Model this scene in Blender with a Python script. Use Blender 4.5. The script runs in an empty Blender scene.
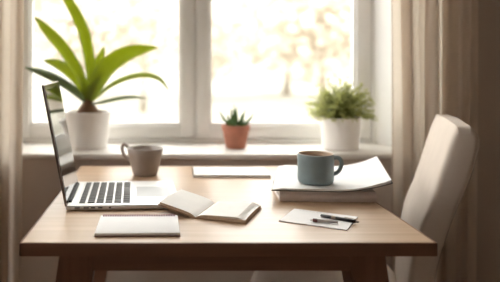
import bpy, bmesh, math, random
from mathutils import Vector, Matrix

random.seed(7)
C = bpy.context.scene.collection
SC = bpy.context.scene
R = math.radians

# ------------------------------------------------------------------ camera
cam_d = bpy.data.cameras.new('camera')
cam = bpy.data.objects.new('camera', cam_d)
C.objects.link(cam)
cam.location = (0, 0, 1.086)
cam.rotation_euler = (R(90), 0, 0)
cam_d.sensor_width = 36
cam_d.lens = 41.76
cam_d.shift_x = 0.17
cam_d.shift_y = -0.162
cam_d.clip_start = 0.02
cam_d.dof.use_dof = True
cam_d.dof.focus_distance = 1.27
cam_d.dof.aperture_fstop = 2.1
SC.camera = cam

# ------------------------------------------------------------------ sky, exposure
SKY = 7.8
w = bpy.data.worlds.new('sky')
SC.world = w
w.use_nodes = True
bg = w.node_tree.nodes['Background']
bg.inputs[0].default_value = (1.0, 0.985, 0.955, 1)
bg.inputs[1].default_value = SKY
SC.view_settings.view_transform = 'Standard'
SC.view_settings.look = 'None'
SC.view_settings.gamma = 1
SC.view_settings.use_curve_mapping = False
SC.view_settings.exposure = 0.0
SC.cycles.max_bounces = 10
SC.cycles.diffuse_bounces = 6
SC.cycles.transparent_max_bounces = 12
SC.cycles.sample_clamp_indirect = 8

# added openings in unseen walls for fill daylight: behind the camera and at left
ADDED_BACK_OPEN = (-0.9, -0.5, 1.4, 1.8)
ADDED_LEFT_OPEN = (0.95, 1.80, 0.95, 2.25)


# ------------------------------------------------------------------ materials
def mat(name, col, rough=0.5, spec=0.5, metal=0.0, vary=0.0, scale=30.0, bump=0.0, bscale=200.0, sub=0.0, coat=0.0):
    m = bpy.data.materials.new(name)
    m.use_nodes = True
    nt = m.node_tree
    b = nt.nodes['Principled BSDF']
    b.inputs['Base Color'].default_value = (*col, 1)
    b.inputs['Roughness'].default_value = rough
    b.inputs['Specular IOR Level'].default_value = spec
    b.inputs['Metallic'].default_value = metal
    b.inputs['Coat Weight'].default_value = coat
    if sub:
        b.inputs['Subsurface Weight'].default_value = sub
        b.inputs['Subsurface Scale'].default_value = 0.02
    tc = nt.nodes.new('ShaderNodeTexCoord')
    if vary:
        n = nt.nodes.new('ShaderNodeTexNoise')
        n.inputs['Scale'].default_value = scale
        n.inputs['Detail'].default_value = 4
        nt.links.new(tc.outputs['Object'], n.inputs['Vector'])
        r = nt.nodes.new('ShaderNodeValToRGB')
        r.color_ramp.elements[0].position = 0.3
        r.color_ramp.elements[1].position = 0.7
        r.color_ramp.elements[0].color = (*[c * (1 - vary) for c in col], 1)
        r.color_ramp.elements[1].color = (*[min(1, c * (1 + vary)) for c in col], 1)
        nt.links.new(n.outputs['Fac'], r.inputs['Fac'])
        nt.links.new(r.outputs['Color'], b.inputs['Base Color'])
    if bump:
        n2 = nt.nodes.new('ShaderNodeTexNoise')
        n2.inputs['Scale'].default_value = bscale
        n2.inputs['Detail'].default_value = 3
        nt.links.new(tc.outputs['Object'], n2.inputs['Vector'])
        bp = nt.nodes.new('ShaderNodeBump')
        bp.inputs['Strength'].default_value = bump
        bp.inputs['Distance'].default_value = 0.002
        nt.links.new(n2.outputs['Fac'], bp.inputs['Height'])
        nt.links.new(bp.outputs['Normal'], b.inputs['Normal'])
    return m


def wood(name, c1, c2, rough, axis_scale=(1.2, 22, 22)):
    m = bpy.data.materials.new(name)
    m.use_nodes = True
    nt = m.node_tree
    b = nt.nodes['Principled BSDF']
    b.inputs['Roughness'].default_value = rough
    tc = nt.nodes.new('ShaderNodeTexCoord')
    mp = nt.nodes.new('ShaderNodeMapping')
    mp.inputs['Scale'].default_value = axis_scale
    n = nt.nodes.new('ShaderNodeTexNoise')
    n.inputs['Scale'].default_value = 2.2
    n.inputs['Detail'].default_value = 7
    n.inputs['Distortion'].default_value = 0.6
    r = nt.nodes.new('ShaderNodeValToRGB')
    r.color_ramp.elements[0].position = 0.28
    r.color_ramp.elements[1].position = 0.72
    r.color_ramp.elements[0].color = (*c1, 1)
    r.color_ramp.elements[1].color = (*c2, 1)
    bp = nt.nodes.new('ShaderNodeBump')
    bp.inputs['Strength'].default_value = 0.12
    bp.inputs['Distance'].default_value = 0.001
    nt.links.new(tc.outputs['Object'], mp.inputs['Vector'])
    nt.links.new(mp.outputs['Vector'], n.inputs['Vector'])
    nt.links.new(n.outputs['Fac'], r.inputs['Fac'])
    nt.links.new(r.outputs['Color'], b.inputs['Base Color'])
    nt.links.new(n.outputs['Fac'], bp.inputs['Height'])
    nt.links.new(bp.outputs['Normal'], b.inputs['Normal'])
    return m


def translucent(name, col, tcol, mixf, rough=0.6, vary=0.12, scale=40.0, spec=0.3):
    m = mat(name, col, rough, spec, vary=vary, scale=scale)
    nt = m.node_tree
    b = nt.nodes['Principled BSDF']
    out = nt.nodes['Material Output']
    t = nt.nodes.new('ShaderNodeBsdfTranslucent')
    t.inputs['Color'].default_value = (*tcol, 1)
    mx = nt.nodes.new('ShaderNodeMixShader')
    mx.inputs[0].default_value = mixf
    nt.links.new(b.outputs[0], mx.inputs[1])
    nt.links.new(t.outputs[0], mx.inputs[2])
    nt.links.new(mx.outputs[0], out.inputs['Surface'])
    return m


def pane_mat():
    m = bpy.data.materials.new('window_glass')
    m.use_nodes = True
    nt = m.node_tree
    nt.nodes.remove(nt.nodes['Principled BSDF'])
    out = nt.nodes['Material Output']
    tr = nt.nodes.new('ShaderNodeBsdfTransparent')
    tr.inputs['Color'].default_value = (0.98, 0.985, 0.975, 1)
    gl = nt.nodes.new('ShaderNodeBsdfGlossy')
    gl.inputs['Roughness'].default_value = 0.02
    fr = nt.nodes.new('ShaderNodeFresnel')
    ge = nt.nodes.new('ShaderNodeNewGeometry')
    ma = nt.nodes.new('ShaderNodeMath')
    ma.operation = 'MULTIPLY_ADD'          # the same reflection on the way in and out of the thin sheet
    ma.inputs[1].default_value = 1 / 1.3 - 1.3
    ma.inputs[2].default_value = 1.3
    nt.links.new(ge.outputs['Backfacing'], ma.inputs[0])
    nt.links.new(ma.outputs[0], fr.inputs['IOR'])
    mx = nt.nodes.new('ShaderNodeMixShader')
    nt.links.new(fr.outputs[0], mx.inputs[0])
    nt.links.new(tr.outputs[0], mx.inputs[1])
    nt.links.new(gl.outputs[0], mx.inputs[2])
    nt.links.new(mx.outputs[0], out.inputs['Surface'])
    return m


M = {}
M['wall'] = mat('beige_plaster', (0.42, 0.345, 0.285), 0.9, 0.2, vary=0.03, scale=6, bump=0.1, bscale=90)
M['wall_lit'] = mat('lit_wall_beige', (0.72, 0.63, 0.55), 0.7, 0.2, vary=0.03, scale=6)  # wall beige made paler, light below the sill put into the colour
M['ceiling'] = mat('white_plaster', (0.8, 0.78, 0.74), 0.9, 0.2, vary=0.02, scale=5)
M['floor'] = wood('brown_floorboards', (0.16, 0.10, 0.06), (0.28, 0.18, 0.11), 0.5, (12, 1.0, 12))
M['paint'] = mat('white_window_paint', (0.88, 0.87, 0.85), 0.4, 0.4, vary=0.02, scale=8)
M['sill'] = mat('white_sill_paint', (0.77, 0.735, 0.69), 0.45, 0.4, vary=0.03, scale=8)
M['glass'] = pane_mat()
M['curtain'] = translucent('cream_curtain', (0.64, 0.545, 0.465), (0.80, 0.72, 0.62), 0.5, 0.9, 0.04, 60, 0.1)
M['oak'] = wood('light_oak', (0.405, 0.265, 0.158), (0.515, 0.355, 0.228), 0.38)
M['oak_shade'] = wood('oak_shaded', (0.165, 0.076, 0.044), (0.23, 0.112, 0.066), 0.5)  # same oak with the shade of its front faces darkened into the colour
M['oakleg_shade'] = wood('oak_legs_shaded', (0.165, 0.076, 0.044), (0.23, 0.112, 0.066), 0.5, (22, 22, 1.2))  # leg grain, shade darkened in likewise
M['fabric'] = mat('cream_upholstery', (0.60, 0.52, 0.45), 0.75, 0.3, vary=0.04, scale=20, bump=0.2, bscale=400)
M['piping'] = mat('cream_piping', (0.50, 0.43, 0.37), 0.8, 0.3, vary=0.04, scale=20)
M['chairleg'] = wood('dark_chair_wood', (0.12, 0.07, 0.04), (0.20, 0.12, 0.07), 0.45, (22, 22, 1.5))
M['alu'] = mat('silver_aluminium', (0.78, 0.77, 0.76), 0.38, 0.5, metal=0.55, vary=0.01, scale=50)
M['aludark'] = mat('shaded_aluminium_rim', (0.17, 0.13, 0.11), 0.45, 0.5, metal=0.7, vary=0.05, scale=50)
M['keys'] = mat('grey_keys', (0.07, 0.064, 0.058), 0.6, 0.3, vary=0.1, scale=80)
M['keywell'] = mat('keyboard_well', (0.62, 0.61, 0.60), 0.4, 0.5, metal=0.4, vary=0.02, scale=80)
M['pad'] = mat('trackpad_glass', (0.40, 0.40, 0.40), 0.4, 0.5, vary=0.02, scale=60)
M['screen'] = mat('dark_glossy_screen', (0.025, 0.022, 0.02), 0.04, 0.8, vary=0.1, scale=10)
M['bezel'] = mat('black_bezel', (0.03, 0.026, 0.024), 0.12, 0.6, vary=0.1, scale=10)
M['rubber'] = mat('black_rubber', (0.02, 0.02, 0.02), 0.7, 0.3, vary=0.1, scale=50)
M['whitepot'] = mat('matt_white_ceramic', (0.86, 0.83, 0.80), 0.45, 0.4, vary=0.02, scale=15)
M['terra'] = mat('terracotta', (0.42, 0.175, 0.115), 0.75, 0.25, vary=0.12, scale=30, bump=0.1, bscale=150)
M['soil'] = mat('dark_soil', (0.09, 0.055, 0.035), 0.95, 0.1, vary=0.4, scale=120, bump=0.6, bscale=300)
M['corm'] = mat('brown_fibrous_base', (0.17, 0.095, 0.055), 0.85, 0.2, vary=0.35, scale=60, bump=0.4, bscale=200)
M['leaf'] = translucent('bright_green_leaf', (0.205, 0.25, 0.05), (0.47, 0.52, 0.06), 0.55, 0.42, 0.2, 25, 0.5)
M['leafdark'] = translucent('dark_green_leaf', (0.15, 0.20, 0.12), (0.30, 0.36, 0.16), 0.45, 0.35, 0.2, 25, 0.6)
M['succ'] = translucent('dusky_succulent_green', (0.09, 0.17, 0.055), (0.15, 0.24, 0.05), 0.25, 0.5, 0.2, 60)
M['herb'] = translucent('fresh_herb_green', (0.32, 0.34, 0.125), (0.60, 0.62, 0.24), 0.5, 0.55, 0.25, 60)
M['herb2'] = mat('herb_stalks', (0.13, 0.15, 0.04), 0.6, 0.3, vary=0.2, scale=60)
M['greymug'] = mat('grey_brown_stoneware', (0.32, 0.265, 0.23), 0.5, 0.45, vary=0.06, scale=40)
M['greyin'] = mat('pale_grey_glaze', (0.42, 0.38, 0.35), 0.35, 0.5, vary=0.04, scale=40)
M['bluemug'] = mat('dusty_blue_glaze', (0.235, 0.30, 0.315), 0.42, 0.5, vary=0.05, scale=40)
M['bluein'] = mat('tan_inner_glaze', (0.55, 0.42, 0.30), 0.35, 0.5, vary=0.05, scale=40)
M['coffee'] = mat('milky_coffee', (0.30, 0.18, 0.10), 0.15, 0.5, vary=0.05, scale=30)
M['paper'] = mat('white_paper', (0.86, 0.85, 0.845), 0.75, 0.2, vary=0.015, scale=30)
M['cream'] = mat('cream_pages', (0.87, 0.845, 0.81), 0.75, 0.25, vary=0.03, scale=30)
M['kraft'] = mat('brown_kraft_cover', (0.30, 0.19, 0.11), 0.65, 0.3, vary=0.12, scale=50)
M['pageedge'] = mat('tan_page_edges', (0.55, 0.41, 0.29), 0.8, 0.2, vary=0.2, scale=300)
M['binder'] = mat('mauve_grey_book_cover', (0.79, 0.71, 0.675), 0.6, 0.35, vary=0.04, scale=30)
M['darkcover'] = mat('dark_green_grey_cover', (0.07, 0.075, 0.065), 0.5, 0.4, vary=0.1, scale=30)
M['plum'] = mat('plum_board', (0.16, 0.075, 0.07), 0.6, 0.3, vary=0.1, scale=50)
M['wire'] = mat('dusky_rose_wire', (0.25, 0.07, 0.10), 0.6, 0.5, vary=0.1, scale=100)
M['ink'] = mat('grey_ink', (0.42, 0.40, 0.40), 0.8, 0.2, vary=0.05, scale=100)
M['penblack'] = mat('black_pen_plastic', (0.018, 0.016, 0.018), 0.3, 0.5, vary=0.1, scale=100)
M['pengrey'] = mat('grey_pen_plastic', (0.42, 0.38, 0.36), 0.4, 0.5, vary=0.1, scale=100)
M['penred'] = mat('maroon_pen_band', (0.10, 0.025, 0.025), 0.4, 0.5, vary=0.1, scale=100)
M['penmetal'] = mat('pen_metal', (0.30, 0.23, 0.18), 0.3, 0.5, metal=0.8, vary=0.05, scale=100)
M['white'] = mat('white_plastic', (0.74, 0.73, 0.72), 0.5, 0.3, vary=0.01, scale=50)
M['tanleaf'] = mat('pale_autumn_foliage', (0.55, 0.485, 0.40), 0.9, 0.1, vary=0.06, scale=1.2)
M['bark'] = mat('pale_bark', (0.42, 0.36, 0.29), 0.9, 0.1, vary=0.2, scale=4)
M['lawn'] = mat('dry_lawn', (0.27, 0.255, 0.215), 0.95, 0.1, vary=0.2, scale=0.8)


# ------------------------------------------------------------------ mesh helpers
def obj(name, bm, m, parent=None, smooth=True, loc=None, rot=None):
    me = bpy.data.meshes.new(name)
    bmesh.ops.recalc_face_normals(bm, faces=bm.faces[:])
    bm.to_mesh(me)
    bm.free()
    ms = m if isinstance(m, (list, tuple)) else [m]
    for x in ms:
        me.materials.append(x)
    if smooth:
        for p in me.polygons:
            p.use_smooth = True
        if smooth == 'auto':
            me.set_sharp_from_angle(angle=R(35))
    o = bpy.data.objects.new(name, me)
    C.objects.link(o)
    if parent:
        o.parent = parent
    if loc:
        o.location = loc
    if rot:
        o.rotation_euler = rot
    return o


def thing(name, label, cat, loc=(0, 0, 0), rz=0.0, group=None):
    o = bpy.data.objects.new(name, None)
    o.empty_display_size = 0.05
    C.objects.link(o)
    o.location = loc
    o.rotation_euler = (0, 0, rz)
    o['label'] = label
    o['category'] = cat
    if group:
        o['group'] = group
    return o


def tag(o, label, cat, group=None, kind=None):
    o['label'] = label
    o['category'] = cat
    if group:
        o['group'] = group
    if kind:
        o['kind'] = kind
    return o


def box(bm, x0, x1, y0, y1, z0, z1, bev=0.0, seg=2, mi=0):
    r = bmesh.ops.create_cube(bm, size=1.0)
    vs = r['verts']
    for v in vs:
        v.co = Vector(((x0 + x1) / 2 + v.co.x * (x1 - x0), (y0 + y1) / 2 + v.co.y * (y1 - y0), (z0 + z1) / 2 + v.co.z * (z1 - z0)))
    fs = set(f for v in vs for f in v.link_faces)
    for f in fs:
        f.material_index = mi
    if bev:
        es = list(set(e for v in vs for e in v.link_edges))
        bmesh.ops.bevel(bm, geom=es, offset=bev, segments=seg, profile=0.5, affect='EDGES')
    return bm


def bx(*a, **k):
    return box(bmesh.new(), *a, **k)


def lathe(prof, seg=48, mis=None):
    """prof: list of (r, z); r == 0 closes the end. mis: material index per segment."""
    bm = bmesh.new()
    rings = []
    for r, z in prof:
        if r < 1e-6:
            rings.append([bm.verts.new((0, 0, z))])
        else:
            rings.append([bm.verts.new((r * math.cos(2 * math.pi * i / seg), r * math.sin(2 * math.pi * i / seg), z)) for i in range(seg)])
    for k in range(len(rings) - 1):
        a, b = rings[k], rings[k + 1]
        for i in range(seg):
            j = (i + 1) % seg
            if len(a) == 1 and len(b) == 1:
                continue
            if len(a) == 1:
                f = bm.faces.new((a[0], b[j], b[i]))
            elif len(b) == 1:
                f = bm.faces.new((a[i], a[j], b[0]))
            else:
                f = bm.faces.new((a[i], a[j], b[j], b[i]))
            if mis:
                f.material_index = mis[k]
    return bm


def tube(bm, pts, rad, seg=10, flat=1.0, up=Vector((0, 0, 1))):
    """sweep a round section; rad may be a list"""
    pts = [Vector(p) for p in pts]
    n = len(pts)
    rad = rad if isinstance(rad, (list, tuple)) else [rad] * n
    rings = []
    for i, p in enumerate(pts):
        t = (pts[min(i + 1, n - 1)] - pts[max(i - 1, 0)]).normalized()
        s = t.cross(up)
        if s.length < 1e-4:
            s = t.cross(Vector((1, 0, 0)))
        s.normalize()
        q = s.cross(t).normalized()
        rings.append([bm.verts.new(p + s * (rad[i] * flat * math.cos(2 * math.pi * k / seg)) + q * (rad[i] * math.sin(2 * math.pi * k / seg))) for k in range(seg)])
    for a, b in zip(rings, rings[1:]):
        for k in range(seg):
            j = (k + 1) % seg
            bm.faces.new((a[k], a[j], b[j], b[k]))
    bm.faces.new(rings[0][::-1])
    bm.faces.new(rings[-1])
    return bm


def spline(pts, n):
    """Catmull-Rom through pts"""
    P = [Vector(p) for p in pts]
    P = [P[0] * 2 - P[1]] + P + [P[-1] * 2 - P[-2]]
    out = []
    segs = len(P) - 3
    for i in range(n + 1):
        u = i / n * segs
        k = min(int(u), segs - 1)
        t = u - k
        a, b, c, d = P[k:k + 4]
        out.append(0.5 * ((2 * b) + (c - a) * t + (2 * a - 5 * b + 4 * c - d) * t * t + (3 * b - a - 3 * c + d) * t ** 3))
    return out


def slab_mesh(f_top, f_bot, nu, nv):
    """closed sheet between two functions of (u, v) giving points"""
    bm = bmesh.new()
    T = [[bm.verts.new(f_top(i / nu, j / nv)) for j in range(nv + 1)] for i in range(nu + 1)]
    B = [[bm.verts.new(f_bot(i / nu, j / nv)) for j in range(nv + 1)] for i in range(nu + 1)]
    for i in range(nu):
        for j in range(nv):
            bm.faces.new((T[i][j], T[i + 1][j], T[i + 1][j + 1], T[i][j + 1]))
            bm.faces.new((B[i][j], B[i][j + 1], B[i + 1][j + 1], B[i + 1][j]))
    for i in range(nu):
        for j, fl in ((0, 0), (nv, 1)):
            q = (T[i][j], B[i][j], B[i + 1][j], T[i + 1][j])
            f = bm.faces.new(q if not fl else q[::-1])
            f.material_index = 1
    for j in range(nv):
        for i, fl in ((0, 1), (nu, 0)):
            q = (T[i][j], B[i][j], B[i][j + 1], T[i][j + 1])
            f = bm.faces.new(q if not fl else q[::-1])
            f.material_index = 1
    return bm


def structure(name, bm, m, smooth=False):
    o = obj(name, bm, m, None, smooth)
    o['kind'] = 'structure'
    return o


# ------------------------------------------------------------------ room shell
WY = 1.93                       # inner face of the window wall
OX0, OX1, OZ0, OZ1 = -0.70, 0.865, 0.762, 2.25
RX0, RX1, RY0, RZ = -1.7, 1.6, -1.7, 2.5
b = bmesh.new()
box(b, RX0, OX0, WY, 2.27, 0, RZ)
box(b, OX1, RX1, WY, 2.27, 0, RZ)
box(b, OX0, OX1, WY, 2.27, 0, OZ0)
box(b, OX0, OX1, WY, 2.27, OZ1, RZ)
structure('wall_back', b, M['wall'])
b = bmesh.new()
y0, y1, z0, z1 = ADDED_LEFT_OPEN
box(b, RX0 - 0.1, RX0, RY0, y0, 0, RZ)
box(b, RX0 - 0.1, RX0, y1, 2.27, 0, RZ)
box(b, RX0 - 0.1, RX0, y0, y1, 0, z0)
box(b, RX0 - 0.1, RX0, y0, y1, z1, RZ)
structure('wall_left', b, M['wall'])
structure('wall_right', bx(RX1, RX1 + 0.1, RY0, 2.27, 0, RZ), M['wall'])
b = bmesh.new()
x0, x1, z0, z1 = ADDED_BACK_OPEN
box(b, RX0, x0, RY0 - 0.1, RY0, 0, RZ)
box(b, x1, RX1, RY0 - 0.1, RY0, 0, RZ)
box(b, x0, x1, RY0 - 0.1, RY0, 0, z0)
box(b, x0, x1, RY0 - 0.1, RY0, z1, RZ)
structure('wall_front', b, M['wall'])
structure('added_light_sheet_1', bx(OX0 - 0.04, OX1 + 0.02, WY - 0.008, WY + 0.002, 0.0, 0.760, 0.002), M['wall_lit'])  # added sheet, paler than the wall to stand for light falling there
structure('floor', bx(RX0 - 0.1, RX1 + 0.1, RY0 - 0.1, 2.27, -0.1, 0), M['floor'])
structure('ceiling', bx(RX0 - 0.1, RX1 + 0.1, RY0 - 0.1, 2.27, RZ, RZ + 0.1), M['ceiling'])

# window: frame, two casement sashes with a pane each, lining, sill
FY = 2.152
win = bpy.data.objects.new('window_1', None)
C.objects.link(win)
win['kind'] = 'structure'
SZ = 0.778
b = bmesh.new()
box(b, OX0, -0.562, FY - 0.006, 2.25, SZ, OZ1, 0.004)
box(b, 0.768, OX1, FY - 0.006, 2.25, SZ, OZ1, 0.004)
box(b, -0.562, 0.768, FY - 0.006, 2.25, OZ1 - 0.03, OZ1, 0.004)
box(b, -0.562, 0.768, FY - 0.006, 2.25, SZ, SZ + 0.014, 0.003)
box(b, 0.104, 0.122, FY + 0.014, 2.25, SZ, OZ1, 0.003)
obj('window_frame', b, M['paint'], win, 'auto')


def sash(xa, xb, ga, gb):
    za, zb, gz0, gz1 = SZ + 0.016, OZ1 - 0.032, 0.843, OZ1 - 0.10
    bm = bmesh.new()
    y0, y1 = FY, FY + 0.05
    for q in ((xa, ga, za, zb), (gb, xb, za, zb), (ga, gb, za, gz0), (ga, gb, gz1, zb)):
        box(bm, q[0], q[1], y0, y1, q[2], q[3], 0.0035)
    t = 0.009      # glazing bead, set back
    for q in ((ga - 0.001, ga + t, gz0, gz1), (gb - t, gb + 0.001, gz0, gz1), (ga, gb, gz0 - 0.001, gz0 + t), (ga, gb, gz1 - t, gz1 + 0.001)):
        box(bm, q[0], q[1], y0 + 0.012, y1 - 0.012, q[2], q[3], 0.002)
    s = obj('sash', bm, M['paint'], win, 'auto')
    obj('pane', bx(ga - 0.004, gb + 0.004, FY + 0.024, FY + 0.028, gz0 - 0.004, gz1 + 0.004), M['glass'], s, False)


sash(-0.560, 0.109, -0.5046, 0.061)
sash(0.117, 0.766, 0.165, 0.712)
b = bmesh.new()
for q in (((0.774, FY - 0.004), (0.866, WY - 0.001), (0.880, WY - 0.001), (0.880, FY - 0.004)),
          ((-0.568, FY - 0.004), (-0.701, WY - 0.001), (-0.715, WY - 0.001), (-0.715, FY - 0.004))):
    lo = [b.verts.new((x, y, SZ)) for x, y in q]
    hi = [b.verts.new((x, y, OZ1)) for x, y in q]
    b.faces.new(lo)
    b.faces.new(hi)
    for k in range(4):
        b.faces.new((lo[k], lo[(k + 1) % 4], hi[(k + 1) % 4], hi[k]))
obj('reveal_lining', b, M['paint'], win, 'auto')
obj('window_sill', bx(OX0 - 0.05, OX1 + 0.03, 1.897, 2.25, 0.760, SZ, 0.005, 3), M['sill'], win, 'auto')


# ------------------------------------------------------------------ outdoors
tag(structure('ground', bx(-140, 140, 3.2, 80, -1.0, -0.8), M['lawn']), 'dry lawn beyond the window', 'lawn')


def tree(x, y, h, r, label):
    t = thing('tree', label, 'tree', (x, y, -0.8), 0, 'trees beyond the window')
    rnd = random.Random(int(x * 100 + y))
    bm = bmesh.new()
    tube(bm, [(0, 0, 0), (0.05, 0, h * 0.3), (-0.04, 0.05, h * 0.62)], [r * 0.09, r * 0.07, r * 0.04], 8)
    for k in range(6):
        a = k * 1.05 + rnd.random()
        tube(bm, [(0, 0, h * (0.28 + 0.05 * k)), (math.cos(a) * r * 0.4, math.sin(a) * r * 0.4, h * (0.45 + 0.05 * k)), (math.cos(a) * r * 0.7, math.sin(a) * r * 0.7, h * (0.56 + 0.05 * k))], [r * 0.035, r * 0.025, r * 0.012], 6)
    obj('trunk', bm, M['bark'], t)
    bm = bmesh.new()
    for k in range(620):
        u, v, s = rnd.uniform(-1, 1), rnd.uniform(0, 2 * math.pi), rnd.random() ** 0.4
        q = math.sqrt(1 - u * u)
        c = Vector((r * s * q * math.cos(v), r * s * q * math.sin(v), h * 0.62 + h * 0.42 * s * u))
        mtx = Matrix.Translation(c) @ Matrix.Rotation(rnd.random() * 3, 4, Vector((rnd.random(), rnd.random(), 1)).normalized()) @ Matrix.Diagonal((1, 1, 0.55, 1))
        bmesh.ops.create_icosphere(bm, subdivisions=1, radius=rnd.uniform(0.035, 0.09) * r, matrix=mtx)
    obj('crown', bm, M['tanleaf'], t)


tree(6.5, 31.0, 6.4, 3.4, 'tall pale tan tree farthest behind the right pane')
tree(-3.6, 30.0, 6.4, 3.4, 'tall pale tan tree farthest behind the left pane')
tree(4.6, 17.0, 5.2, 2.3, 'pale tan tree beyond the right pane, middle of that pane')
tree(-0.8, 21.0, 4.8, 1.6, 'pale tan tree beyond the left pane, near the middle mullion')
tree(-5.6, 19.0, 6.2, 2.4, 'pale tan tree beyond the left pane, behind the strap-leaved plant')
tree(8.2, 24.0, 5.4, 2.7, 'pale tan tree beyond the right edge of the window')
tree(2.0, 27.0, 4.4, 2.0, 'small pale tan tree just right of the middle mullion')


M['hill'] = mat('pale_hill_grass', (0.25, 0.238, 0.21), 0.95, 0.1, vary=0.08, scale=0.08)
b = bmesh.new()
nx, ny = 40, 16
g = [[b.verts.new((-130 + 260 * i / nx, 45 + 95 * j / ny, -1.6 + 27 * (1 - math.cos(math.pi * j / ny)) / 2 + 1.2 * math.sin(i * 0.7) * j / ny + 0.8 * math.sin(i * 1.9 + j) * min(1, j / 5))) for i in range(nx + 1)] for j in range(ny + 1)]
for j in range(ny):
    for i in range(nx):
        b.faces.new((g[j][i], g[j][i + 1], g[j + 1][i + 1], g[j + 1][i]))
tag(structure('hill', b, M['hill'], True), 'pale hillside far beyond the window', 'hill')


# ------------------------------------------------------------------ curtains
def curtain(name, label, xs, ph, yc):
    """xs: (x0, x1); folds run down"""
    bm = bmesh.new()
    xa, xb = xs
    n, m_ = 150, 24
    z0, z1 = 0.025, 2.44
    rows = []
    rnd = random.Random(ph)
    f1, f2 = rnd.random() * 6, rnd.random() * 6
    for j in range(m_ + 1):
        z = z0 + (z1 - z0) * j / m_
        row = []
        for i in range(n + 1):
            u = i / n
            x = xa + (xb - xa) * u
            a = 0.026 * math.sin(u * (xb - xa) / 0.062 * 2 * math.pi + f1 + 0.35 * math.sin(z * 1.3 + f2) + 0.9 * math.sin(u * 7))
            a += 0.010 * math.sin(u * (xb - xa) / 0.027 * 2 * math.pi + f2 + 0.2 * z)
            dx = 0.012 * math.sin(u * (xb - xa) / 0.062 * 4 * math.pi + f1)
            row.append(bm.verts.new((x + dx + 0.006 * math.sin(z * 2 + u * 5), yc + a, z)))
        rows.append(row)
    for j in range(m_):
        for i in range(n):
            bm.faces.new((rows[j][i], rows[j][i + 1], rows[j + 1][i + 1], rows[j + 1][i]))
    t = thing(name, label, 'curtain', (0, 0, 0))
    obj('curtain_cloth', bm, M['curtain'], t)
    bm = bmesh.new()
    tube(bm, [(xa - 0.03, yc, 2.452), (xb + 0.03, yc, 2.452)], 0.010, 12)
    k = 6
    for i in range(3):
        xx = xa + (xb - xa) * (i + 0.5) / 3
        box(bm, xx - 0.008, xx + 0.008, yc - 0.008, yc + 0.008, 2.455, 2.5)
    obj('curtain_rod', bm, M['paint'], t, 'auto')


curtain('curtain', 'cream curtain hanging at the right of the window behind the upholstered chair', (0.712, 0.975), 5, 1.838)
curtain('curtain', 'cream curtain hanging at the left edge behind the laptop lid', (-0.80, -0.452), 11, 1.838)

# ------------------------------------------------------------------ desk
TX0, TX1, TY0, TY1, TZ = -0.268, 0.501, 1.065, 1.84, 0.75
desk = thing('desk', 'light oak desk with splayed legs standing under the window', 'desk', (0.12, 1.45, 0))
dx, dy = -0.12, -1.45


def at(o):
    o.location = (dx, dy, 0)
    return o


top = at(obj('tabletop', bx(TX0 + 0.004, TX1 - 0.004, TY0 + 0.004, TY1 - 0.004, 0.7252, TZ, 0.0004, 1), M['oak'], desk, 'auto'))
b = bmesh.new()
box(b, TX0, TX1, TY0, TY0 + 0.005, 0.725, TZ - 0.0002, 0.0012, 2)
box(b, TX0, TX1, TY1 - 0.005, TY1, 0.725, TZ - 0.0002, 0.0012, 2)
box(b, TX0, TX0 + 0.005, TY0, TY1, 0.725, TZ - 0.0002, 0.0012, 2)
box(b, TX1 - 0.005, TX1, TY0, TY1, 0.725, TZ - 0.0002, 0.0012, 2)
o = at(obj('edge_shade', b, M['oak_shade'], desk, 'auto'))  # added strips, dark colour stands for shade on the tabletop's edge
o['label'] = 'tabletop edge, shade darkened into its red-brown colour'
at(obj('apron', bx(TX0 + 0.12, TX1 - 0.125, 1.083, 1.103, 0.692, 0.7255, 0.001), M['oak_shade'], desk, 'auto'))
at(obj('apron', bx(TX0 + 0.12, TX1 - 0.125, 1.79, 1.81, 0.692, 0.7255, 0.001), M['oak_shade'], desk, 'auto'))
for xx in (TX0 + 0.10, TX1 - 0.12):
    at(obj('apron', bx(xx - 0.01, xx + 0.01, 1.10, 1.80, 0.692, 0.7255, 0.001), M['oak_shade'], desk, 'auto'))


def leg(xa, xb, sgn, ya, yb):
    bm = bmesh.new()
    rows = []
    for z, k in ((0.0, 1), (0.2, 0), (0.5, 0), (0.7255, 0)):
        s = (0.7255 - z)
        off = sgn * 0.16 * s
        tp = 0.012 * s / 0.7255
        rows.append([bm.verts.new((x + off, y, z)) for x, y in ((xa + tp, ya + tp), (xb - tp, ya + tp), (xb - tp, yb - tp), (xa + tp, yb - tp))])
    for a, c in zip(rows, rows[1:]):
        for k in range(4):
            bm.faces.new((a[k], a[(k + 1) % 4], c[(k + 1) % 4], c[k]))
    bm.faces.new(rows[0])
    bm.faces.new(rows[-1])
    bmesh.ops.bevel(bm, geom=[e for e in bm.edges if abs(e.verts[0].co.z - e.verts[1].co.z) > 0.1], offset=0.004, segments=2, affect='EDGES')
    at(obj('leg', bm, M['oakleg_shade'], desk, 'auto'))


for ya, yb in ((1.080, 1.150), (1.790, 1.838)):
    leg(-0.197, -0.128, -1, ya, yb)
    leg(0.339, 0.411, 1, ya, yb)

# ------------------------------------------------------------------ chair
CZ = 1.086
ch = thing('upholstered_chair', 'cream upholstered dining chair facing left at the right end of the desk', 'chair', (0.63, 1.38, 0), 0)
DW = Vector((math.sin(R(17)), math.cos(R(17)), 0))          # along the width of the back
DF = Vector((-math.cos(R(17)), math.sin(R(17)), 0))         # the way the chair faces
BASE = Vector((0.64, 1.38, 0))


def cp(f, wd, z):
    """chair point: f in front of the origin, wd across, z up (local to the chair's empty)"""
    return DF * f + DW * wd + Vector((0, 0, z))


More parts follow.
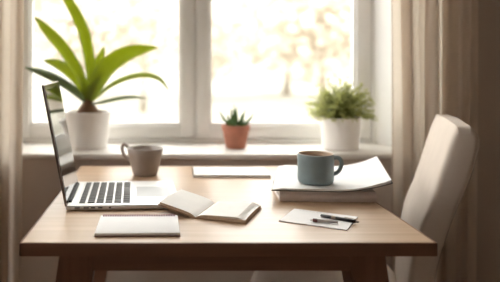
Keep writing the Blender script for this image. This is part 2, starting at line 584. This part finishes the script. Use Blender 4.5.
# side profile of the back: (forward, z)
front = [(0.052, 0.42), (0.050, 0.50), (0.043, 0.58), (0.026, 0.672), (-0.001, 0.745), (-0.031, 0.845), (-0.046, 0.895), (-0.060, 0.930)]
rear = [(-0.090, 0.930), (-0.105, 0.912), (-0.107, 0.880), (-0.086, 0.80), (-0.053, 0.715), (-0.020, 0.60), (-0.006, 0.50), (-0.002, 0.42)]
prof = [(p.x, p.y) for p in spline([Vector((a, c, 0)) for a, c in front], 26)] + [(p.x, p.y) for p in spline([Vector((a, c, 0)) for a, c in rear], 26)]
CW = 0.34
bm = bmesh.new()
cen = Vector((sum(p[0] for p in prof) / len(prof), sum(p[1] for p in prof) / len(prof)))
ws = [(0.0, 0.014), (0.0015, 0.0085), (0.005, 0.0040), (0.010, 0.0012), (0.016, 0.0), (0.03, -0.0005), (0.06, -0.001), (CW * 0.5, -0.004), (CW - 0.06, -0.001), (CW - 0.03, -0.0005), (CW - 0.016, 0.0), (CW - 0.010, 0.0012), (CW - 0.005, 0.0040), (CW - 0.0015, 0.0085), (CW, 0.014)]
rings = []
for wd, inset in ws:
    ring = []
    npf = len(prof)
    for i, (f, z) in enumerate(prof):
        a = Vector(prof[i - 1])
        c = Vector(prof[(i + 1) % npf])
        t = (c - a).normalized()
        nrm = Vector((-t.y, t.x))
        # profile runs up the front and down the rear: inward is to the right of travel for DF pointing forward
        p = Vector((f, z))
        # rounded top corners
        cut = 0.0
        e = min(wd, CW - wd)
        if z > 0.80 and e < 0.05:
            cut = 0.05 - math.sqrt(max(0, 0.05 ** 2 - (0.05 - e) ** 2))
            cut *= ((z - 0.80) / 0.128) ** 1.6
        q = p + nrm * inset
        ring.append(bm.verts.new(cp(q.x, wd, q.y - cut * 0.08)))
    rings.append(ring)
for a, c in zip(rings, rings[1:]):
    for i in range(len(a)):
        j = (i + 1) % len(a)
        bm.faces.new((a[i], a[j], c[j], c[i]))
bm.faces.new(rings[0])
bm.faces.new(rings[-1][::-1])
back = obj('backrest', bm, M['fabric'], ch, 'auto')
# piping along the two rear edges of the back
for wd in (0.004, CW - 0.004):
    bm = bmesh.new()
    pts = []
    for p in spline([Vector((a, c, 0)) for a, c in rear[1:]], 30):
        pts.append(cp(p.x + 0.0016, wd, p.y))
    tube(bm, pts, 0.0012, 8)
    obj('piping', bm, M['piping'], back)
# seat cushion
bm = bmesh.new()
N = 14


def seat_pt(u, v, top):
    e = min(u, 1 - u, v, 1 - v)
    k = 1 - max(0, 1 - e / 0.12) ** 2
    z = 0.455 + 0.042 * k + 0.006 * math.sin(math.pi * u) * math.sin(math.pi * v) if top else 0.415 - 0.010 * k
    # tapered to the front, rounded corners
    f = 0.045 + 0.405 * u
    wv = (v - 0.5) * (0.305 - 0.02 * u)
    return cp(f, CW / 2 + wv, z)


bm = slab_mesh(lambda u, v: seat_pt(u, v, True), lambda u, v: seat_pt(u, v, False), N, N)
for f in bm.faces:
    f.material_index = 0
obj('seat', bm, M['fabric'], ch)
bm = bmesh.new()
for f, wd, sp in ((0.40, 0.03, 0.02), (0.40, CW - 0.03, 0.02), (0.01, 0.03, -0.05), (0.01, CW - 0.03, -0.05)):
    bm = bmesh.new()
    tube(bm, [cp(f, wd, 0.425), cp(f + sp * 0.4, wd, 0.22), cp(f + sp, wd, 0.0)], [0.019, 0.017, 0.012], 12)
    obj('leg', bm, M['chairleg'], ch, 'auto')

# ------------------------------------------------------------------ laptop
LW, LD = 0.258, 0.258        # along the hinge, hinge to front
lap = thing('laptop', 'open silver laptop at the left of the desk, screen turned right', 'laptop', (-0.221, 1.287, TZ), R(3.2))
bm = bx(0, LD, 0, LW, 0.0015, 0.0125, 0.0042, 3)
base = obj('base', bm, M['alu'], lap, 'auto')
for fx in (0.02, LD - 0.02):
    for fy in (0.02, LW - 0.02):
        obj('rubber_foot', lathe([(0, -0.0), (0.006, 0.0), (0.006, 0.0018), (0, 0.0018)], 16), M['rubber'], base, 'auto', (fx, fy, 0))
KX0, KX1, KY0, KY1 = 0.023, 0.147, 0.016, LW - 0.016
kb = obj('keyboard', bx(KX0, KX1, KY0, KY1, 0.0120, 0.0128, 0.0003, 1), M['keywell'], lap, 'auto')
rows = 6
pitch = (KX1 - KX0 - 0.004) / rows
kme = {}


def key(cx, cy, sx, sy):
    k = (round(sx, 4), round(sy, 4))
    if k not in kme:
        bm = bx(-sx / 2, sx / 2, -sy / 2, sy / 2, 0, 0.0016, 0.0007, 2)
        o = obj('key', bm, M['keys'], kb, 'auto', (cx, cy, 0.0126))
        kme[k] = o
    else:
        o = kme[k].copy()
        C.objects.link(o)
        o.parent = kb
        o.location = (cx, cy, 0.0126)


for r_ in range(rows):
    cx = KX0 + 0.002 + pitch * (r_ + 0.5)
    L = KY1 - KY0 - 0.004
    if r_ == 0:
        wds = [1] * 14
    elif r_ == 1:
        wds = [1] * 13 + [1.5]
    elif r_ == 2:
        wds = [1.5] + [1] * 12 + [1]
    elif r_ == 3:
        wds = [1.8] + [1] * 11 + [1.8]
    elif r_ == 4:
        wds = [2.2] + [1] * 10 + [2.2]
    else:
        wds = [1, 1, 1.2, 5, 1.2, 1, 1, 1]
    unit = L / sum(wds)
    yy = KY1 - 0.002
    for wk in wds:
        cy = yy - unit * wk / 2
        key(cx, cy, pitch - 0.0042 if r_ else pitch - 0.007, unit * wk - 0.0034)
        yy -= unit * wk
obj('trackpad', bx(0.158, 0.240, 0.075, LW - 0.075, 0.0120, 0.0129, 0.0003, 1), M['pad'], lap, 'auto')
# ports on the near edge
for k, (pa, pb) in enumerate(((0.020, 0.032), (0.040, 0.052), (0.056, 0.066), (0.072, 0.082), (0.096, 0.101))):
    obj('port', bx(pa, pb, -0.0004, 0.004, 0.0055, 0.0088, 0.0006, 1), M['rubber'], base, 'auto')
# lid
LH = 0.275
tilt = R(10.9)
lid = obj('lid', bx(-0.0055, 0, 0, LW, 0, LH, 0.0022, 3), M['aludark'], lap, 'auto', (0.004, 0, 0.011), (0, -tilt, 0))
obj('bezel', bx(-0.001, 0.0006, 0.003, LW - 0.003, 0.006, LH - 0.003, 0.0004, 1), M['bezel'], lid, 'auto')
obj('screen', bx(0.0, 0.0011, 0.010, LW - 0.010, 0.022, LH - 0.011, 0.0003, 1), M['screen'], lid, 'auto')
bm = bmesh.new()
tube(bm, [(0.006, 0.03, 0.0125), (0.006, LW - 0.03, 0.0125)], 0.0048, 14)
obj('hinge', bm, M['rubber'], lap, 'auto')

# ------------------------------------------------------------------ white wirebound notepad
np_ = thing('notepad', 'white wirebound notepad at the front left of the desk', 'notepad', (-0.1345, 1.100, TZ), R(1.0))
NW, ND = 0.164, 0.130
obj('back_board', bx(0, NW, 0, ND, 0, 0.0022, 0.0008, 2), M['plum'], np_, 'auto')
bm = bx(0.0008, NW - 0.0008, 0.0008, ND - 0.002, 0.0023, 0.0072, 0.0006, 2)
obj('pages', bm, M['paper'], np_, 'auto')
bm = bmesh.new()
for k in range(30):
    x = 0.008 + (NW - 0.016) * k / 29
    pts = [(x, ND - 0.007 + 0.005 * math.cos(a), 0.0045 + 0.0048 * math.sin(a)) for a in [R(q) for q in range(-60, 241, 25)]]
    tube(bm, pts, 0.0016, 6, up=Vector((1, 0, 0)))
obj('wire_binding', bm, M['wire'], np_)
bm = bmesh.new()
for k in range(12):
    y = 0.012 + k * 0.0086
    box(bm, 0.010, NW - 0.010, y, y + 0.0004, 0.00718, 0.00728)
obj('ruled_line', bm, mat('faint_ruling', (0.66, 0.64, 0.64), 0.8, 0.2, vary=0.02, scale=50), np_, False)

# ------------------------------------------------------------------ open kraft journal
jn = thing('journal', 'open brown kraft journal with cream pages lying in the middle of the desk', 'journal', (0.065, 1.230, TZ), R(-23))
JWL, JWR, JD = 0.083, 0.107, 0.132
JL = 0.040          # the left half leans up onto the laptop's corner
bm = slab_mesh(lambda u, v: Vector(((u - 0.5) * 2 * ((JWL if u < 0.5 else JWR) + 0.003), v * (JD + 0.004) - 0.002, 0.0022 + JL * max(0, 0.5 - u))),
               lambda u, v: Vector(((u - 0.5) * 2 * ((JWL if u < 0.5 else JWR) + 0.003), v * (JD + 0.004) - 0.002, JL * max(0, 0.5 - u))), 20, 2)
obj('cover', bm, M['kraft'], jn, 'auto')


def page_stack(sgn, h, fan):
    JW = JWL if sgn < 0 else JWR

    def top(u, v):
        z = 0.0030 + h * (1 - math.exp(-u * 9)) * (1 - 0.25 * u) + fan * u ** 2 + 0.002 * math.sin(v * 3) * u
        return Vector((sgn * (0.001 + u * (JW - 0.006 * (1 - u))), v * JD, z + (JL * 0.5 * u if sgn < 0 else 0)))

    def bot(u, v):
        return Vector((sgn * (0.001 + u * JW), v * JD, 0.0023 + (JL * 0.5 * u if sgn < 0 else 0)))
    return slab_mesh(top, bot, 26, 6)


obj('page_block', page_stack(-1, 0.0055, 0.0), [M['cream'], M['pageedge']], jn, 'auto')
obj('page_block', page_stack(1, 0.0065, 0.0), [M['cream'], M['pageedge']], jn, 'auto')
# loose leaves fanning above the right-hand block
for k in range(4):
    lift = 0.0016 * (k + 1)

    def ft(u, v, lift=lift, k=k):
        z = 0.0034 + 0.0065 * (1 - math.exp(-u * 9)) * (1 - 0.25 * u) + lift * u ** 1.3 * (0.6 + 0.4 * v)
        return Vector((0.001 + u * (JWR - 0.006 - 0.0035 * k), v * JD, z))
    bm = slab_mesh(ft, lambda u, v: ft(u, v) - Vector((0, 0, 0.0005)), 22, 4)
    obj('leaf', bm, [M['cream'], M['pageedge']], jn, 'auto')

# ------------------------------------------------------------------ thin white notebook by the sill
tb = thing('notebook', 'slim closed white notebook lying near the back edge of the desk', 'notebook', (0.082, 1.655, TZ), R(-0.5))
bm = bmesh.new()
box(bm, 0, 0.221, 0, 0.125, 0.0068, 0.0080, 0.0005, 1)
box(bm, 0, 0.221, 0, 0.125, 0.0, 0.0012, 0.0005, 1)
box(bm, 0, 0.003, 0, 0.125, 0.0, 0.0080, 0.0005, 1)
obj('cover', bm, M['white'], tb, 'auto')
obj('pages', bx(0.003, 0.219, 0.002, 0.123, 0.0012, 0.0068), M['paper'], tb, False)

# ------------------------------------------------------------------ thick closed book + magazine
bk = thing('book', 'thick closed mauve-grey book lying under the magazine at the right of the desk', 'book', (0.272, 1.378, TZ), R(-3))
BW, BD, BH = 0.226, 0.150, 0.0255
bm = bmesh.new()
box(bm, 0, BW, 0, BD, 0, 0.0028, 0.001, 2)
box(bm, 0, BW, 0, BD, BH - 0.0028, BH, 0.001, 2)
# rounded spine facing the viewer
sp = [bm.verts.new((x, -0.004 * math.sin(math.pi * k / 10), BH * k / 10)) for x in (0.0005, BW - 0.0005) for k in range(11)]
si = [bm.verts.new((x, 0.003, BH * k / 10)) for x in (0.0005, BW - 0.0005) for k in range(11)]
for k in range(10):
    bm.faces.new((sp[k], sp[11 + k], sp[12 + k], sp[k + 1]))
    bm.faces.new((si[k], si[k + 1], si[12 + k], si[11 + k]))
    for q in (0, 11):
        bm.faces.new((sp[q + k], sp[q + k + 1], si[q + k + 1], si[q + k]))
bm.faces.new((sp[0], si[0], si[11], sp[11]))
bm.faces.new((sp[10], sp[21], si[21], si[10]))
obj('cover', bm, M['binder'], bk, 'auto')
obj('page_block', bx(0.004, BW - 0.004, 0.004, BD - 0.004, 0.0029, BH - 0.0029), M['cream'], bk, False)

mg = thing('magazine', 'open white magazine draped over the thick book under the blue mug', 'magazine', (0.252, 1.374, TZ + BH), R(-6))
MW, MD = 0.278, 0.310
TILT = 0.0


def mag(u, v, lift):
    x = u * MW + 0.14 * v * MD          # the soft pages have slid askew
    y = v * MD
    # the right-hand end curls up; gentle waves elsewhere
    z = 0.0006 + 0.0215 * max(0, (u - 0.57) / 0.43) ** 1.7 + 0.004 * max(0, (u - 0.57)) 
    z += lift * (1 + 0.35 * math.sin(u * 9 + v * 2) * (0.3 if u < 0.55 else 0.6))
    return Vector((x, y, z))


def mag_cover_top(u, v):
    return mag(u, v, 0) + Vector((0, 0, 0.0018))


bm = slab_mesh(mag_cover_top, lambda u, v: mag(u, v, 0), 30, 8)
obj('cover', bm, M['darkcover'], mg, 'auto')


def mag_pg(u, v, top):
    uu, vv = 0.004 + u * 0.982, 0.006 + v * 0.988
    p = mag(uu, vv, 0)
    p.z += 0.0019
    if top:
        edge = min(1.0, (1 - u) / 0.10, u / 0.08)
        p.z += 0.0042 * max(0.25, edge) + 0.0016 * math.sin(u * 8 + 1.2 * v) * max(0, abs(u - 0.37) - 0.2) * 4
    return p


bm = slab_mesh(lambda u, v: mag_pg(u, v, True), lambda u, v: mag_pg(u, v, False), 40, 10)
obj('pages', bm, [M['paper'], M['cream']], mg, 'auto')
# a lifted top leaf on the right


def tleaf(u, v):
    p = mag(0.64 + 0.35 * u, 0.01 + 0.975 * v, 0)
    p.z += 0.0058 + 0.009 * u ** 1.6 * (0.35 + 0.65 * v) - 0.0008 * (1 - u)
    return p


bm = slab_mesh(tleaf, lambda u, v: tleaf(u, v) - Vector((0, 0, 0.0005)), 24, 8)
obj('leaf', bm, [M['paper'], M['cream']], mg, 'auto')
MTOP = TZ + BH + 0.0008 + 0.0019 + 0.0042


# ------------------------------------------------------------------ mugs
def mug(name, label, loc, prof_out, wall, mo, mi_, handle, hrad, flat, fill, fillmat, ang):
    t = thing(name, label, 'mug', loc, ang)
    h = prof_out[-1][1]
    inner = [(r - wall, z) for r, z in prof_out if z > wall * 1.4][::-1]
    rt = prof_out[-1][0]
    p = [(0, 0.0012), (prof_out[0][0] - 0.006, 0.0012), (prof_out[0][0] - 0.004, 0)] + prof_out
    nout = len(p) - 1
    p += [(rt - wall * 0.25, h + wall * 0.35), (rt - wall * 0.75, h + wall * 0.35)]
    p += inner + [(inner[-1][0] - 0.006, wall * 1.2), (0, wall * 1.2)]
    mis = [0] * (nout) + [0, 1] + [1] * 60
    obj('body', lathe(p, 56, mis[:len(p) - 1]), [mo, mi_], t)
    bm = bmesh.new()
    tube(bm, spline(handle, 26), hrad, 14, flat, Vector((0, 1, 0)))
    obj('handle', bm, mo, t)
    zr = h * fill
    rr = 0
    for (r0, z0_), (r1, z1_) in zip(prof_out, prof_out[1:]):
        if z0_ <= zr <= z1_:
            rr = r0 + (r1 - r0) * (zr - z0_) / (z1_ - z0_)
    obj('coffee', lathe([(0, zr - 0.004), (rr - wall - 0.0004, zr - 0.004), (rr - wall - 0.0002, zr), (0, zr)], 48), fillmat, t, 'auto')


mug('mug', 'dusty blue mug standing on the open magazine at the right', (0.372, 1.432, MTOP),
    [(0.037, 0.0006), (0.0405, 0.003), (0.0430, 0.008), (0.0438, 0.016), (0.0438, 0.035), (0.0440, 0.055), (0.0443, 0.072)], 0.0034,
    M['bluemug'], M['bluein'], [(0.041, 0, 0.061), (0.049, 0, 0.0635), (0.058, 0, 0.061), (0.0625, 0, 0.051), (0.060, 0, 0.039), (0.053, 0, 0.028), (0.041, 0, 0.022)],
    0.0037, 1.35, 0.86, M['coffee'], R(-6))
mug('mug', 'grey-brown tapered cup near the back edge of the desk behind the laptop', (-0.058, 1.700, TZ),
    [(0.031, 0.0004), (0.0345, 0.002), (0.0375, 0.010), (0.0425, 0.030), (0.0485, 0.056), (0.0535, 0.078)], 0.0035,
    M['greymug'], M['greyin'], [(0.046, 0, 0.066), (0.056, 0, 0.080), (0.067, 0, 0.086), (0.073, 0, 0.074), (0.067, 0, 0.055), (0.055, 0, 0.043), (0.041, 0, 0.036)],
    0.0042, 1.2, 0.80, M['coffee'], R(162))

# ------------------------------------------------------------------ note card and pens
cd = thing('note_card', 'small white note sheet lying askew under the two pens', 'paper', (0.324, 1.222, TZ), R(-29))
obj('sheet', bx(-0.069, 0.069, -0.055, 0.055, 0.0005, 0.0022, 0.0003, 1), M['paper'], cd, 'auto')
obj('backing', bx(-0.0692, 0.0692, -0.0556, 0.0545, 0.0, 0.0006), M['plum'], cd, False)
bm = bmesh.new()
for k in range(9):
    x = -0.055 + k * 0.0075
    box(bm, x, x + 0.0045, 0.046, 0.0475, 0.00215, 0.0023)
obj('printed_line', bm, M['ink'], cd, False)


def pen(name, label, a, b_, secs, clip=True, base=TZ + 0.0022):
    """a, b_: (x, y) of the two ends; secs: list of (t, radius, part name, material)"""
    a, b_ = Vector((*a, 0)), Vector((*b_, 0))
    d = b_ - a
    L = d.length
    ang = math.atan2(d.y, d.x)
    rmax = max(s[1] for s in secs)
    t = thing(name, label, 'pen', (a.x, a.y, base), ang)
    for (t0, t1, r0, r1, nm, mt) in [(s[0], s[4], s[1], s[5], s[2], s[3]) for s in secs]:
        bm = bmesh.new()
        e = min(0.0008, (t1 - t0) * L * 0.2)
        tube(bm, [(t0 * L, 0, rmax), (t0 * L + e, 0, rmax), (t1 * L - e, 0, rmax), (t1 * L, 0, rmax)], [r0 * 0.8, r0, r1, r1 * 0.8], 16)
        obj(nm, bm, mt, t, 'auto')
    if clip:
        bm = bx(L * 0.66, L * 0.97, -0.0012, 0.0012, rmax * 2 + 0.0004, rmax * 2 + 0.0014, 0.0003, 1)
        box(bm, L * 0.93, L * 0.97, -0.0012, 0.0012, rmax * 1.4, rmax * 2 + 0.001)
        obj('clip', bm, M['penmetal'], t, 'auto')
    return t


pen('pen', 'long black ballpoint pen lying across the note sheet', (0.331, 1.232), (0.392, 1.184),
    [(0.0, 0.0030, 'cap', M['penblack'], 0.30, 0.0036), (0.30, 0.0037, 'band', M['penmetal'], 0.42, 0.0037), (0.42, 0.0036, 'barrel', M['penblack'], 0.97, 0.0033), (0.97, 0.0020, 'button', M['penmetal'], 1.05, 0.0018)])
pen('pen', 'short grey pen with a maroon band lying on the note sheet', (0.299, 1.196), (0.352, 1.180),
    [(0.0, 0.0016, 'tip', M['white'], 0.10, 0.0030), (0.10, 0.0038, 'band', M['penred'], 0.27, 0.0038), (0.27, 0.0036, 'barrel', M['pengrey'], 1.0, 0.0026)], clip=False)

# ------------------------------------------------------------------ plants on the sill
def pot_mesh(rt, rb, h, wall, lip=0.0, liph=0.0):
    def r(z):
        return rb + (rt - rb) * z / h
    p = [(0, 0), (rb - 0.004, 0), (rb, 0.004)]
    if lip:
        p += [(r(h - liph) , h - liph), (r(h - liph) + lip, h - liph + 0.001), (rt + lip, h - 0.002)]
    else:
        p += [(r(h * 0.33), h * 0.33), (r(h * 0.66), h * 0.66), (rt, h - 0.002)]
    p += [(rt - wall * 0.4, h), (rt - wall, h - 0.002), (r(h * 0.8) - wall, h * 0.8), (0, h * 0.8)]
    return lathe(p, 56)


def soil_mesh(r, z):
    return lathe([(0, z - 0.01), (r, z - 0.01), (r, z), (r * 0.5, z + 0.004), (0, z + 0.006)], 40)


def leaf_mesh(path, width, twist=0.0, fold=0.25, n=26, thick=0.0012, blunt=0.45):
    """path: world-ish points; the blade lies across the view unless twisted"""
    bm = bmesh.new()
    pts = spline(path, n)
    K = 6
    rows_t, rows_b = [], []
    for i, p in enumerate(pts):
        s = i / n
        t = (pts[min(i + 1, n)] - pts[max(i - 1, 0)]).normalized()
        side = t.cross(Vector((0, 1, 0)))
        if side.length < 1e-3:
            side = Vector((1, 0, 0))
        side.normalize()
        side = Matrix.Rotation(twist, 3, t) @ side
        nr = side.cross(t).normalized()
        wd = width * (0.11 + 0.89 * math.sin(math.pi * min(1, s ** 0.8 * 0.5 / (1 - blunt) if s < (1 - blunt) else 0.5)) ) if s < 1 - blunt else width * max(0.02, 1 - ((s - (1 - blunt)) / blunt) ** 2) ** 0.8
        rt_, rb_ = [], []
        for k in range(K + 1):
            q = (k / K - 0.5) * 2
            off = side * (q * wd / 2) + nr * (-fold * wd * 0.5 * (1 - abs(q)) )
            rt_.append(bm.verts.new(p + off + nr * thick / 2))
            rb_.append(bm.verts.new(p + off - nr * thick / 2))
        rows_t.append(rt_)
        rows_b.append(rb_)
    for i in range(n):
        for k in range(K):
            bm.faces.new((rows_t[i][k], rows_t[i + 1][k], rows_t[i + 1][k + 1], rows_t[i][k + 1]))
            bm.faces.new((rows_b[i][k], rows_b[i][k + 1], rows_b[i + 1][k + 1], rows_b[i + 1][k]))
        bm.faces.new((rows_t[i][0], rows_b[i][0], rows_b[i + 1][0], rows_t[i + 1][0]))
        bm.faces.new((rows_t[i][K], rows_t[i + 1][K], rows_b[i + 1][K], rows_b[i][K]))
    for i, fl in ((0, 0), (n, 1)):
        for k in range(K):
            bm.faces.new((rows_t[i][k], rows_t[i][k + 1], rows_b[i][k + 1], rows_b[i][k]))
    return bm


# strap-leaved plant
PX, PY = -0.272, 2.050
pl = thing('potted_plant', 'tall strap-leaved green plant in a white pot on the sill behind the laptop', 'potted plant', (PX, PY, SZ))
pot = obj('pot', pot_mesh(0.0815, 0.0655, 0.128, 0.006), M['whitepot'], pl, 'auto')
obj('soil', soil_mesh(0.072, 0.116), M['soil'], pl)
obj('stem_base', lathe([(0, 0.108), (0.040, 0.110), (0.041, 0.124), (0.033, 0.138), (0.022, 0.152), (0.014, 0.166), (0, 0.172)], 28), M['corm'], pl)
Dp = PY / 580.0


def LP(px, py, dy_):
    """leaf station: sideways and up from the pot's centre on the sill, dy_ in depth"""
    return (((px - 88) * Dp), dy_, (1.086 - (py - 60) * Dp) - SZ)


leaves = [
    ('leaf', [LP(88, 102, 0), LP(90, 70, 0.015), LP(83, 32, 0.02), LP(70, 4, 0.01), LP(56, -16, -0.01)], 0.042, 0.25, M['leaf']),
    ('leaf', [LP(87, 102, 0), LP(81, 76, -0.015), LP(66, 50, -0.035), LP(51, 32, -0.05), LP(38, 18, -0.06)], 0.046, -0.35, M['leaf']),
    ('leaf', [LP(87, 101, 0), LP(80, 84, 0.01), LP(68, 71, 0.02), LP(56, 64, 0.03), LP(41, 60, 0.03)], 0.044, 0.4, M['leaf']),
    ('leaf', [LP(86, 103, -0.01), LP(78, 92, -0.03), LP(62, 80, -0.05), LP(45, 72, -0.06), LP(29, 67, -0.065)], 0.036, 0.7, M['leafdark']),
    ('leaf', [LP(90, 101, 0.01), LP(93, 80, 0.025), LP(98, 62, 0.035), LP(103, 46, 0.04)], 0.038, -0.2, M['leaf']),
    ('leaf', [LP(90, 102, -0.005), LP(96, 86, -0.02), LP(109, 66, -0.03), LP(129, 53, -0.035), LP(158, 47, -0.03)], 0.064, 0.35, M['leaf']),
    ('leaf', [LP(91, 103, 0.0), LP(104, 90, 0.015), LP(121, 80, 0.03), LP(142, 75, 0.035), LP(159, 79, 0.03), LP(169, 91, 0.02)], 0.026, -0.75, M['leaf']),
    ('leaf', [LP(90, 104, -0.01), LP(102, 102, -0.03), LP(118, 98, -0.05), LP(132, 96, -0.055), LP(146, 97, -0.06)], 0.022, 0.95, M['leafdark']),
    ('leaf', [LP(89, 101, -0.005), LP(93, 90, -0.015), LP(97, 82, -0.02), LP(104, 72, -0.03)], 0.022, 0.6, M['leaf']),
]
for nm, path, wd, tw, mt in leaves:
    obj(nm, leaf_mesh(path, wd, tw), mt, pl)

# little succulent
su = thing('potted_succulent', 'small spiky succulent in a terracotta pot at the middle of the sill', 'potted plant', (0.2475, 2.030, SZ))
obj('pot', pot_mesh(0.0490, 0.0345, 0.081, 0.005, 0.0024, 0.020), M['terra'], su, 'auto')
obj('soil', soil_mesh(0.040, 0.072), M['soil'], su)
Ds = 2.03 / 580.0
rnd = random.Random(3)
tips = [(219, 110, -0.01), (226, 113, -0.035), (231, 107, 0.015), (233.5, 104, -0.005), (241, 113, -0.03), (246, 110, 0.02), (254, 113, 0.0), (249, 118, -0.035), (224, 118, 0.03), (237, 107, 0.02), (229, 117, -0.045), (243, 118, -0.045)]
for tx, ty, dyy in tips:
    tip = Vector(((tx - 235.7) * Ds, dyy, 1.086 - (ty - 60) * Ds - SZ))
    rt0 = Vector((tip.x * 0.12, dyy * 0.25, 0.072))
    mid = rt0.lerp(tip, 0.5) + Vector((tip.x * 0.12, dyy * 0.2, -0.003))
    bm = bmesh.new()
    ps = spline([rt0, mid, tip], 10)
    tube(bm, ps, [0.0062 * (1 - (i / 10) ** 1.6) + 0.0005 for i in range(11)], 8, 1.5)
    obj('leaf', bm, M['succ'], su)

# bushy herb
hb = thing('potted_herb', 'bushy fine-leaved green herb in a white pot at the right of the sill', 'potted plant', (0.611, 2.020, SZ))
obj('pot', pot_mesh(0.068, 0.0615, 0.1105, 0.005), M['whitepot'], hb, 'auto')
obj('soil', soil_mesh(0.060, 0.100), M['soil'], hb)
rnd = random.Random(21)
bs, bl = bmesh.new(), bmesh.new()


def blade(bm, p, d, L, wd):
    side = d.cross(Vector((rnd.uniform(-1, 1), rnd.uniform(-1, 1), rnd.uniform(-1, 1)))).normalized()
    q1, q2 = p + d * L * 0.45, p + d * L + Vector((0, 0, -L * 0.12))
    nr = side.cross(d).normalized() * wd * 0.25
    a, b1, b2, c, e = (bm.verts.new(v) for v in (p, q1 + side * wd / 2 + nr, q1 - side * wd / 2 + nr, q2, q1 - nr))
    bm.faces.new((a, b1, e))
    bm.faces.new((a, e, b2))
    bm.faces.new((b1, c, e))
    bm.faces.new((e, c, b2))


for k in range(230):
    a = rnd.uniform(0, 2 * math.pi)
    el = math.asin(rnd.uniform(0.02, 1.0))
    reach = rnd.uniform(0.72, 1.14)
    tip = Vector((0.104 * math.cos(a) * math.cos(el), 0.092 * math.sin(a) * math.cos(el), 0.112 + 0.116 * math.sin(el) - (0.012 if el < 0.3 else 0))) 
    tip = Vector((tip.x * reach, tip.y * reach, 0.105 + (tip.z - 0.105) * reach))
    r0 = Vector((rnd.uniform(-0.035, 0.035), rnd.uniform(-0.035, 0.035), 0.100))
    ps = spline([r0, r0.lerp(tip, 0.5) + Vector((0, 0, 0.012)), tip], 8)
    tube(bs, ps, 0.0008, 4)
    for i in range(3, 9):
        for s in range(3):
            d = (ps[i] - ps[i - 1]).normalized() + Vector((rnd.uniform(-1, 1), rnd.uniform(-1, 1), rnd.uniform(-0.6, 0.9))) * 0.8
            blade(bl, ps[i], d.normalized(), rnd.uniform(0.010, 0.020), rnd.uniform(0.003, 0.0052))
obj('stalks', bs, M['herb2'], hb)
obj('foliage', bl, M['herb'], hb, False)
